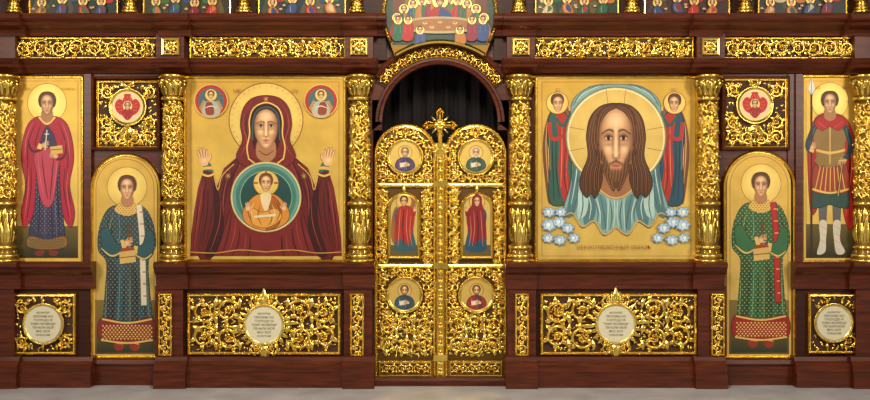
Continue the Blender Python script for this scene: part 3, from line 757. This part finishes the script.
for xa,xb,ya,yb_,mx,my in((96,160,80,148,127.5,107),(722,788,78,148,755,105)):
    mb=MB();y0=-.012
    mb.prism(rect(xa+2,ya+2,xb-2,yb_),y0-.002,0,1)
    mb.sweep(rect(xa,ya,xb,yb_+1),FR(3.5,.04),y0,0)
    mk=lambda x,y,q:math.hypot(x-mx,y-my)>19+q*.6 
    fill(mb,xa+4,ya+4,xb-4,yb_-3,8,plane(y0-.002),mk,w=1.5,h=.035)
    for sx in(-1,1):
        leaf(mb,mx,my+19,PI/2-sx*.9,16,2.4,sx*1.1,plane(y0-.004),.04); leaf(mb,mx,my+19,PI/2,16,2.6,0,plane(y0-.004),.04)
        leaf(mb,mx,my-19,-PI/2+sx*1.0,12,2,-sx,plane(y0-.004),.04)
    mb.prism(circ(mx,my,18),y0-.03,y0,0); mb.sweep(circ(mx,my,19),FR(4,.03),y0-.02,0,smooth=True)
    o=mb.build('seraph_medallion_panel',[GOLD,RECESS])
    A=Art(y0-.031)
    A.ell(mx,my,15.8,15.8,(214,190,130),.2,36); A.ell(mx,my,13.6,13.6,(222,196,150),0,36)
    SR=(184,36,26); SL=(232,150,104)
    for sx in(-1,1):
        X=lambda a:mx+sx*a
        # six wings: two raised and crossed, two spread, two folded down
        A.poly(smooth([(X(1),my-3),(X(-3.5),my-12),(X(1.5),my-12.5),(X(5),my-6)]),SR)
        A.poly(smooth([(X(2),my-3),(X(8),my-8),(X(12.5),my-3),(X(11),my+4),(X(6),my+8),(X(3),my+4)]),SR)
        A.poly(smooth([(X(4),my+2),(X(5.5),my+8),(X(0),my+13),(X(-3.5),my+10),(X(-1),my+4)]),mix(SR,(90,10,10),.3))
        for a,b,c,d_ in((3,-1,10,-4),(3,0,10.5,0),(3,2,9,4),(2,-5,-1,-11),(3.5,-5,2,-11),(3,4,3.5,9),(1,5,0,11)):
            A.line([(X(a),my+b),(X(c),my+d_)],.6,SL)
    A.ell(mx,my-1,4.6,5,(228,196,110),.3); A.poly(smooth([(mx-3,my+2),(mx+3,my+2),(mx+2.6,my+9),(mx-2.6,my+9)]),(150,30,30)); hair_short(A,mx,my-1.2,2.6,3.2,(90,50,28)); face(A,mx,my-.8,2.8,3.9)
    A.build('seraph_painting',o)

# ================================================================ LOWER PANELS
LINES=['МОЛИТВУ','ПРОЛИЮ КО','ГОСПОДУ И','ТОМУ ВОЗВЕЩУ','ПЕЧАЛИ МОЯ','ЯКО ЗОЛ']
def inscr(x0,y0_,x1,y1_,mx,my,mr,big):
    mb=MB();y0=-.062
    mb.prism(rect(x0+1,y0_+1,x1-1,y1_-1),y0-.002,y0+.01,1)
    mb.sweep(rect(x0,y0_,x1,y1_),FR(4,.045),y0,0); beads(mb,rect(x0+2.6,y0_+2.6,x1-2.6,y1_-2.6),2.6,.8,y0-.02)
    fm=plane(y0-.002)
    mk=lambda x,y,q:math.hypot(x-mx,y-my)>mr+3+q*.5
    fill(mb,x0+5,y0_+5,x1-5,y1_-5,12.5 if big else 7.5,fm,mk,w=2.1 if big else 1.4,h=.06,extra=.9)
    if big:
        fm2=plane(y0-.02)
        for k in range(24):
            a=2*PI*k/24; L=9 if k%6 else 14
            leaf(mb,mx+(mr)*math.cos(a),my+mr*math.sin(a),a-.35,L if k%12 else 19,2.2,.7,fm2,.045)
        for sx in(-1,1):
            leaf(mb,mx,my+sx*(mr+1),sx*PI/2+.0,18,3.6,0,fm2,.06)
            leaf(mb,mx,my+sx*(mr+1),sx*PI/2+.5,14,2.4,-.5,fm2,.05); leaf(mb,mx,my+sx*(mr+1),sx*PI/2-.5,14,2.4,.5,fm2,.05)
            scroll(mb,mx-9,my+sx*(mr+6),5.5,0,1,fm2,1.4,.045); scroll(mb,mx+9,my+sx*(mr+6),5.5,PI,-1,fm2,1.4,.045)
    mb.prism(circ(mx,my,mr+1),y0-.05,y0,2)
    mb.sweep(circ(mx,my,mr+3),FR(4,.035),y0-.03,0,smooth=True)
    beads(mb,circ(mx,my,mr+1.6,48),2.2,.8,y0-.062)
    o=mb.build('carved_inscription_panel',[GOLD,RECESS,CREAM])
    n=7
    for k in range(n):
        yy=my-mr*.62+k*mr*1.24/(n-1)
        text(o,(LINES+['СПАСИ МЯ'])[k],mx,yy,3.1 if abs(k-3)<2.5 else 2.6,y0-.053,INK)
inscr(10,293,76,355,43,324,18,False)
inscr(187,293,341,355,264,325,18,True)
inscr(540,293,697,355,616,324,18,True)
inscr(808,293,862,354,834,323,17,False)
for cx in (165,357,522,718):
    mb=MB();y0=-.135
    mb.prism(rect(cx-6,294,cx+6,355),y0-.002,y0+.01,1)
    mb.sweep(rect(cx-7,293,cx+7,356),FR(2.6,.03),y0,0)
    fm=plane(y0-.002)
    for k in range(6): scroll(mb,cx,300+k*9.8,4.6,k*PI,1 if k%2 else -1,fm,1.0,.028)
    for k in range(7): leaf(mb,cx,297+k*9,PI/2+.5*(1 if k%2 else -1),7,1.3,0,fm,.02)
    mb.build('carved_pedestal_panel',[GOLD,RECESS])

# ================================================================ ROYAL DOORS
def bust(A,cx,cy,r,robe,hair,beard,book):
    A.ell(cx,cy,r,r,(210,176,92),.5,36)
    halo(A,cx,cy-r*.3,r*.44)
    b=[(cx-r*.2,cy+r*.02),(cx+r*.2,cy+r*.02),(cx+r*.55,cy+r*.25),(cx+r*.62,cy+r*.7),(cx,cy+r*.96),(cx-r*.62,cy+r*.7),(cx-r*.55,cy+r*.25)]
    A.blob(b,robe); A.poly(smooth([(cx-r*.1,cy+r*.05),(cx+r*.25,cy+r*.1),(cx+r*.4,cy+r*.6),(cx+r*.1,cy+r*.85)]),mix(robe,(40,60,70),.6))
    folds(A,[[(cx-r*.35,cy+r*.2),(cx-r*.3,cy+r*.5),(cx-r*.4,cy+r*.75)],[(cx+r*.05,cy+r*.2),(cx,cy+r*.5),(cx+r*.1,cy+r*.8)]],.8,mix(robe,(255,230,200),.4))
    A.poly([(cx-r*.35,cy+r*.4),(cx+r*.08,cy+r*.34),(cx+r*.12,cy+r*.6),(cx-r*.3,cy+r*.68)],book)
    hand(A,cx+r*.2,cy+r*.5,PI,r*.2)
    hair_short(A,cx,cy-r*.3,r*.21,r*.27,hair)
    face(A,cx,cy-r*.26,r*.21,r*.32,beard=hair if beard else None)
YD=.05
def leafdoor(side):
    mir=(lambda x:x) if side<0 else (lambda x:881-x)
    def M(pts): return [(mir(x),y) for x,y in pts]
    mb=MB()
    out=[(437,380),(374,380)]+arcpts(405.5,155,31.5,PI,2*PI,31)
    mb.prism(M(out),YD,YD+.05,1)
    mb.sweep(M(out),FR(4.5,.045),YD,0); beads(mb,M(inset(out,2.6)),2.7,.8,YD-.03)
    fm=plane(YD-.001)
    med=[(405,157,15.5),(404.5,295,15.5)]
    mc=(404,225)
    def mask(x,y,q):
        x=mir(x)
        if not inside((x,y),out): return False
        if y<155 and math.hypot(x-405.5,y-155)>27.5-q*.5: return False
        for a,b,r in med:
            if math.hypot(x-a,y-b)<r+3+q*.5: return False
        if abs(x-mc[0])<17+q*.5 and 190-q*.4<y<262+q*.4: return False
        if abs(y-185)<3+q*.5 or abs(y-266)<3+q*.5 or y>357-q*.5: return False
        return True
    xa,xb=sorted((mir(378.5),mir(432.5)))
    def reg(a,b,R,w): fill(mb,xa,a,xb,b,R,fm,mask,h=.04,w=w,extra=1.5)
    reg(126,182,4.8,1.0); reg(189,263,5,1.0); reg(269,315,4.8,1.0); reg(314,356,9,1.7)
    for sx in(-1,1):
        for k in range(9): 
            x=mir(mc[0]+sx*21.5)
            scroll(mb,x,194+k*8,4,k*PI,1 if k%2 else -1,fm,.9,.04)
    for a in(185,266): 
        mb.sweep(rect(xa-1,a-2.5,xb+1,a+2.5),[(0,0),(0,.02),(1,.03),(2.4,.035)],YD,0)
    mb.prism(M(rect(376,360,435,378)),YD-.02,YD,1)
    mb.sweep(rect(xa,361,xb,377),FR(3,.03),YD-.02,0)
    for k in range(6): scroll(mb,xa+7+k*8,369,4.4,k*PI,1 if k%2 else -1,plane(YD-.021),.9,.03)
    for a,b,r in med:
        x=mir(a); mb.prism(circ(x,b,r+1),YD-.03,YD,0); mb.sweep(circ(x,b,r+3),FR(4,.035),YD-.02,0,smooth=True); beads(mb,circ(x,b,r+2,44),2.3,.8,YD-.05)
    x=mir(mc[0]); ap=archp(x-15,194,x+15,257); mb.prism(ap,YD-.03,YD,0); mb.sweep(archp(x-17,192,x+17,259),FR(4,.035),YD-.02,0)
    leaf(mb,x,192,-PI/2,6,2,0,plane(YD-.03),.03)
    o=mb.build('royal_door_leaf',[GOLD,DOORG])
    A=Art(YD-.0315)
    cols=[((90,64,104),(120,110,100),True),((52,80,96),(90,56,30),True)] if side<0 else [((60,90,76),(176,168,156),True),((150,46,38),(80,50,30),True)]
    for (a,b,r),(rb,hr,bd) in zip(med,cols): bust(A,mir(a),b,r,rb,hr,bd,(216,204,174))
    A.poly(archp(x-13.5,196,x+13.5,256),(208,174,92),.5); A.poly(rect(x-13.4,245,x+13.4,256),(90,78,44))
    # annunciation figure, enlarged to fill its arch
    kk=1.18
    A.T=(lambda u,v:(x+u*kk,250+(v-251)*kk)) if side<0 else (lambda u,v:(x-u*kk,250+(v-251)*kk))
    if side<0:
        A.poly(smooth([(-6,214),(-10,222),(-11,240),(-7,246),(-4,228)]),(140,90,52)); A.poly(smooth([(2,212),(8,206),(10,216),(6,224)]),(140,90,52))
    halo(A,0,210,6.6)
    r1=(158,44,34) if side<0 else (126,32,36); r2=(52,84,92) if side<0 else (40,72,94)
    A.poly(smooth([(-3,214),(3,214),(8,220),(8,236),(10,250),(0,253),(-8,250),(-7,236),(-8,220)]),r2)
    A.poly(smooth([(-3,214),(5,214),(9,222),(7,236),(3,246),(-4,240),(-8,244),(-7,224)]),r1)
    folds(A,[[(-3,216),(-4,230),(-5,248)],[(3,216),(2,232),(4,248)],[(6,220),(5,236),(7,248)]],.8,mix(r1,(255,210,170),.4))
    folds(A,[[(0,216),(-1,232),(0,248)],[(-6,222),(-6,238)]],.9,(40,14,16))
    A.line([(4,218),(8,222),(9,218)],2.4,r1,0,False); hand(A,9,217,-1.2,2.4)
    if side<0: hair_short(A,0,209.5,2.7,3.6,(84,50,28))
    else: A.poly(smooth([(0,203.5),(-3.8,206),(-4.4,212),(-5,217),(5,217),(4.4,212),(3.8,206)]),r1)
    face(A,0,210,2.7,4.0)
    A.T=None
    A.build('door_icons',o)
    return o
leafdoor(-1); leafdoor(1)
mb=MB(); fm=plane(.0)
mb.prism(rect(436.5,152,444.5,380),.0,.09,0)
mb.sweep(rect(436.5,152,444.5,380),FR(3,.02),.0,0); 
for k in range(24): dot(mb,440.5,158+k*9.2,1.7,.02,fm); leaf(mb,440.5,160+k*9.2,PI/2,6,1.4,0,fm,.015)
for p,w in((184,7),(266,7),(358,7)): mb.prism(rect(440.5-w,p-3,440.5+w,p+3),-.02,.06,0)
mb.prism([(436,154),(432,148),(435,143),(445,143),(448,148),(445,154)],-.02,.06,0)
for sx in(-1,1): scroll(mb,440+sx*6,148,4.5,0 if sx>0 else PI,sx,plane(.0),1.1,.04)
cx,cy=440,125
def bar(x0,y0,x1,y1): mb.prism(rect(x0,y0,x1,y1),.0,.05,0); mb.sweep(rect(x0,y0,x1,y1),[(0,0),(.8,.02),(1.6,.03)],0,0)
bar(cx-2.6,112,cx+2.6,145); bar(427,cy-2.6,453,cy+2.6)
for (x,y) in((cx,110.5),(426,cy),(454,cy)):
    ux,uy=(x-cx),(y-cy); l=math.hypot(ux,uy); ux/=l;uy/=l
    for a,b in((1.8,0),(-1,2.8),(-1,-2.8)):
        xx=x+ux*a-uy*b;yy=y+uy*a+ux*b
        dot(mb,xx,yy,2.9,.05,plane(.05),0,12); dot(mb,xx,yy,1.5,.06,plane(.04),0,10)
for k in range(12):
    a=2*PI*k/12+.26
    leaf(mb,cx+3*math.cos(a),cy+3*math.sin(a),a,9,1.0,0,plane(.03),.035)
rosette(mb,cx,cy,5,plane(-.02),.025,6)
mb.build('royal_door_cross_and_stile',[GOLD,RECESS])

# ================================================================ UPPER ROW
def crowd(A,x0,y0,x1,y1,seed,bg):
    rn=random.Random(seed)
    A.poly(rect(x0,y0,x1,y1),(190,152,76),.5)
    A.poly(rect(x0,-22,x1,y1),bg)
    for k in range(5):
        xx=rn.uniform(x0+10,x1-10); A.poly(smooth([(xx-9,y1),(xx-6,2),(xx,-16),(xx+6,0),(xx+9,y1)]),mix(bg,(150,120,66),rn.random()*.5))
    pal=[(168,36,28),(36,82,58),(44,66,104),(176,104,44),(120,30,42),(188,168,128),(56,96,54)]
    n=int((x1-x0)/11)
    for row in(0,1):
        m=n if row==0 else max(2,n//2+1)
        for k in range(m):
            x=x0+7+(k+.3)*(x1-x0-10)/m+rn.uniform(-2,2); b=(-34 if row==0 else .5)+rn.uniform(-2.5,2.5)
            x=min(max(x,x0+7),x1-7)
            c=rn.choice(pal);yb=min(y1-1,b+34); c2=rn.choice(pal)
            halo(A,x,b,4.6)
            if row==0:
                A.poly(smooth([(x-2,b+4),(x+2,b+4),(x+5,b+10),(x+4,b+24),(x+5,yb),(x-5,yb),(x-4,b+22),(x-5,b+10)]),c)
                A.poly(smooth([(x,b+5),(x+4,b+11),(x+2,b+24),(x+3,yb-3),(x-2,yb-5),(x-1,b+16)]),c2)
                folds(A,[[(x-2,b+9),(x-2,b+20),(x-3,yb-2)]],.8,mix(c,(255,230,200),.35)); folds(A,[[(x+1,b+12),(x+2,yb-2)]],.8,(30,16,14))
            else:
                s=1 if rn.random()<.5 else -1; q=min(y1,b+14)
                A.poly(smooth([(x-2,b+3.5),(x+2,b+3.5),(x+5,b+7),(x+5+s*2,q),(x-5+s*2,q),(x-5,b+7)]),mix(c,(0,0,0),.4))
                A.poly(smooth([(x-1.6,b+3.8),(x+1.6,b+3.8),(x+4.2,b+7.4),(x+4.2+s*2,q-.4),(x-4.2+s*2,q-.4),(x-4.2,b+7.4)]),c)
                A.poly(smooth([(x,b+4.5),(x+3.6,b+7.6),(x+s*4,q-1),(x-1,b+10)]),c2)
                folds(A,[[(x-2,b+6),(x-2,b+10),(x+s*1.5,q-1)]],.8,mix(c,(255,230,200),.45)); A.line([(x+s*4,b+8),(x+s*8,b+6)],1.6,c,0); hand(A,x+s*8,b+6,0 if s>0 else PI,1.8)
            hair_short(A,x,b,2.2,2.9,(80,46,26)); face(A,x,b+.3,2.2,3.3,beard=(70,44,28) if rn.random()<.5 else None)
for i,(xa,xb) in enumerate(((28,119),(142,232),(257,347),(534,620),(643,731),(757,848))):
    bgc=((30,42,30),(50,46,26),(32,44,48),(40,54,34),(52,30,26),(34,38,46))[i]
    mkicon('feast_scene_icon',rect(xa,-75,xb,17),-.10,0,3,.04,lambda A,xa=xa,xb=xb,i=i,bgc=bgc:crowd(A,xa+2,-72,xb-2,15,i+3,bgc))
pb=MB()
for cx in(14,130,244,357,519,632,745,861):
    for a,b,w in((-90,-2,5),(-2,2,6.5),(2,7,5.2),(7,10,7),(10,14,8)):
        z0,z1=W(0,b,-.2)[2],W(0,a,-.2)[2]; xw=W(cx,0,-.2)[0]
        pb.lathe(xw,-.2,[(z0,0.0),(z0,w*.0095),((z0+z1)/2,w*.0102),(z1,w*.0095),(z1,0)],0,16)
    xw=W(cx,0,-.2)[0]
    def cf(u,v,h,xw=xw):
        R=.048+h; th=np.asarray(u)/5.0; return np.stack([xw+R*np.sin(th),-.2-R*np.cos(th),CZ+(CY-np.asarray(v,float))*.0098],-1)
    for k in range(8):
        for j in range(6): leaf(pb,k*4,-2-j*10,-PI/2,9,1.6,.6*(1 if j%2 else -1),cf,.018)
pb.build('gilded_colonnettes',[GOLD])
wb2=MB(); wb2.box(-60,-90,386,16,-.1,0); wb2.box(494,-90,935,16,-.1,0); wb2.build('upper_tier_boards',[WOODD])

def supper(A):
    bot=arcpts(440,122,83,-PI/2+.62,-PI/2-.62,21)
    pts=arcpts(440,14,54,PI-.52,2*PI+.52,41)+[(x,min(y,45)) for x,y in bot]
    A.poly(pts,(50,64,54))
    A.poly([(394,0),(410,-24),(440,-34),(470,-24),(486,0),(486,20),(394,20)],(120,98,54))
    for x,c in((399,(104,54,36)),(481,(104,54,36))): A.poly(rect(x-6,-22,x+6,20),c); A.poly(rect(x-3,-16,x+3,-4),(36,26,20))
    pal=[(164,36,30),(40,90,64),(50,72,116),(170,104,44),(126,36,52),(74,104,56)]
    heads=[(397,18),(404,9),(413,4),(422,1),(431,0),(449,0),(458,1),(467,4),(476,9),(484,18)]
    for k,(x,y) in enumerate(heads):
        halo(A,x,y,5); c=pal[k%6]
        A.poly(smooth([(x-2,y+4),(x+2,y+4),(x+6,y+9),(x+6,y+22),(x-6,y+22),(x-6,y+9)]),c); A.poly(smooth([(x,y+4),(x+5,y+9),(x+4,y+20),(x,y+20)]),pal[(k*2+1)%6])
        folds(A,[[(x-2,y+8),(x-3,y+18)],[(x+3,y+8),(x+2,y+18)]],.8,mix(c,(255,230,200),.35))
        hair_short(A,x,y,2.5,3.2,(80,50,30) if k%3 else (150,140,128)); face(A,x,y+.3,2.5,3.8,beard=(80,50,30) if k%2 else None)
    halo(A,440,1,8); A.poly(smooth([(436,7),(444,7),(451,13),(452,26),(428,26),(429,13)]),(150,32,30)); A.poly(smooth([(440,8),(450,13),(452,24),(440,24)]),(40,64,112)); hair_short(A,440,1,3.6,4.8,(80,46,26)); face(A,440,2,3.5,5.4,beard=(80,48,28))
    A.poly(smooth([(406,24),(414,18.5),(440,16.5),(466,18.5),(474,24),(468,31.5),(440,33.5),(412,31.5)]),(170,152,114)); A.poly(smooth([(409,25),(417,20),(440,18.5),(463,20),(471,25),(464,29.8),(440,31),(416,29.8)]),(150,100,56))
    for x,y in((425,23),(440,22),(455,23),(432,27),(448,27)): A.ell(x,y,2.2,1.3,(216,180,100)); A.ell(x,y-.3,1.2,.6,(110,60,40))
    for x,c in((398,pal[1]),(408,pal[0]),(420,pal[2]),(460,pal[3]),(472,pal[4]),(483,pal[2])):
        yy=20 if abs(x-440)>25 else 30
        A.poly(smooth([(x-4,yy+3),(x+4,yy+3),(x+6,yy+10),(x+4,min(44,yy+20)),(x-5,min(44,yy+20)),(x-5,yy+10)]),c); folds(A,[[(x-2,yy+5),(x-3,yy+13)],[(x+2,yy+5),(x+3,yy+13)]],.8,mix(c,(255,230,200),.35)); halo(A,x,yy,4.4); hair_short(A,x,yy-.5,2.3,3,(90,56,32)); face(A,x,yy+.2,2.3,3.4)
mb=MB()
pts=arcpts(440,14,58,PI-.54,2*PI+.54,41)+arcpts(440,122,80,-PI/2+.6,-PI/2-.6,21)
mb.prism(pts,-.14,0,1)
mb.sweep(arcpts(440,14,58,PI-.5,2*PI+.5,41),[(0,0),(0,.05),(1,.06),(2.5,.05),(3,.03),(4,.01)],-.14,0,closed=False)
mb.sweep(arcpts(440,122,79,-PI/2-.58,-PI/2+.58,31),[(0,0),(0,.03),(-2,.04),(-3.5,.02),(-4,0)],-.14,0,closed=False)
beads(mb,arcpts(440,14,56,PI-.4,2*PI+.4,60),3,1,-.19,closed=False)
lo=mb.build('last_supper_icon',[GOLD,GOLDD])
A=Art(-.142); supper(A); A.build('last_supper_painting',lo)

# ================================================================ ROOM
def qd(name,vs,mat,fs=[(0,1,2,3)]):
    return finish(name,vs,fs,[mat])
qd('floor',[(-6,-11,0),(6,-11,0),(6,4,0),(-6,4,0),(-6,-11,-.1),(6,-11,-.1),(6,4,-.1),(-6,4,-.1)],STONE,[(0,1,2,3),(7,6,5,4),(0,4,5,1),(1,5,6,2),(2,6,7,3),(3,7,4,0)])
qd('wall_back',[(-6,4,0),(6,4,0),(6,4,5.5),(-6,4,5.5)],PLASTER)
qd('wall_left',[(-6,-3,0),(-6,4,0),(-6,4,5.5),(-6,-3,5.5)],PLASTER)
qd('wall_right',[(6,-3,0),(6,4,0),(6,4,5.5),(6,-3,5.5)],PLASTER)
qd('ceiling',[(-6,0.12,4.9),(6,.12,4.9),(6,4,4.9),(-6,4,4.9)],PLASTER)
for sx,nm in((-1,'wall_screen_left'),(1,'wall_screen_right')):
    a,b=sorted((sx*4.93,sx*6)); qd(nm,[(a,.05,0),(b,.05,0),(b,.05,5.5),(a,.05,5.5)],PLASTER)
n=120; xs=np.linspace(-.9,1.0,n); vs=[];fs=[]
for x in xs:
    y=.55+.04*math.sin(x*38)+.015*math.sin(x*91); vs+= [(x,y,0.02),(x,y,3.6)]
for i in range(n-1): fs.append((2*i,2*i+2,2*i+3,2*i+1))
finish('sanctuary_curtain',vs,fs,[CURT],None,[True]*len(fs))

# ================================================================ LIGHT
def area(name,loc,tgt,size,e,col=(1,.93,.8),sy=None):
    l=bpy.data.lights.new(name,'AREA'); l.energy=e; l.color=col; l.size=size
    if sy: l.shape='RECTANGLE'; l.size_y=sy
    o=bpy.data.objects.new(name,l); bpy.context.scene.collection.objects.link(o)
    o.location=loc; o.rotation_euler=(Vector(tgt)-Vector(loc)).to_track_quat('-Z','Y').to_euler()
area('added_overhead_light',(0,-5.4,5.4),(0,0,1.6),1.4,330,(1,.92,.76))  # unseen area lamp added high in front for highlights on the gold
area('added_side_light_left',(-5.5,-5.5,3.8),(-.6,0,1.6),1.0,150,(1,.94,.82),2.2)  # added side lamp out of view, gives the gilding highlights
area('added_side_light_right',(5.5,-5.5,3.8),(.6,0,1.6),1.0,150,(1,.94,.82),2.2)  # matching lamp added on the right, also unseen, for gold highlights
w=bpy.data.worlds.new('World'); bpy.context.scene.world=w; w.use_nodes=True
nt=w.node_tree; bg=nt.nodes['Background']
tc=nt.nodes.new('ShaderNodeTexCoord'); nz=nt.nodes.new('ShaderNodeTexNoise'); nz.inputs['Scale'].default_value=3.0; nz.inputs['Detail'].default_value=2
cr=nt.nodes.new('ShaderNodeValToRGB'); cr.color_ramp.elements[0].position=.40; cr.color_ramp.elements[1].position=.62
cr.color_ramp.elements[0].color=(.12,.10,.075,1); cr.color_ramp.elements[1].color=(1.15,1.04,.86,1)
nt.links.new(tc.outputs['Generated'],nz.inputs['Vector']); nt.links.new(nz.outputs['Fac'],cr.inputs['Fac']); nt.links.new(cr.outputs['Color'],bg.inputs['Color'])
bg.inputs['Strength'].default_value=.6
bpy.context.scene.view_settings.view_transform='Standard'
cam=bpy.data.cameras.new('camera'); co=bpy.data.objects.new('camera',cam); bpy.context.scene.collection.objects.link(co)
co.location=(0,-D,CZ); co.rotation_euler=(PI/2,0,0); cam.sensor_width=36; cam.lens=36*D/8.7
bpy.context.scene.camera=co
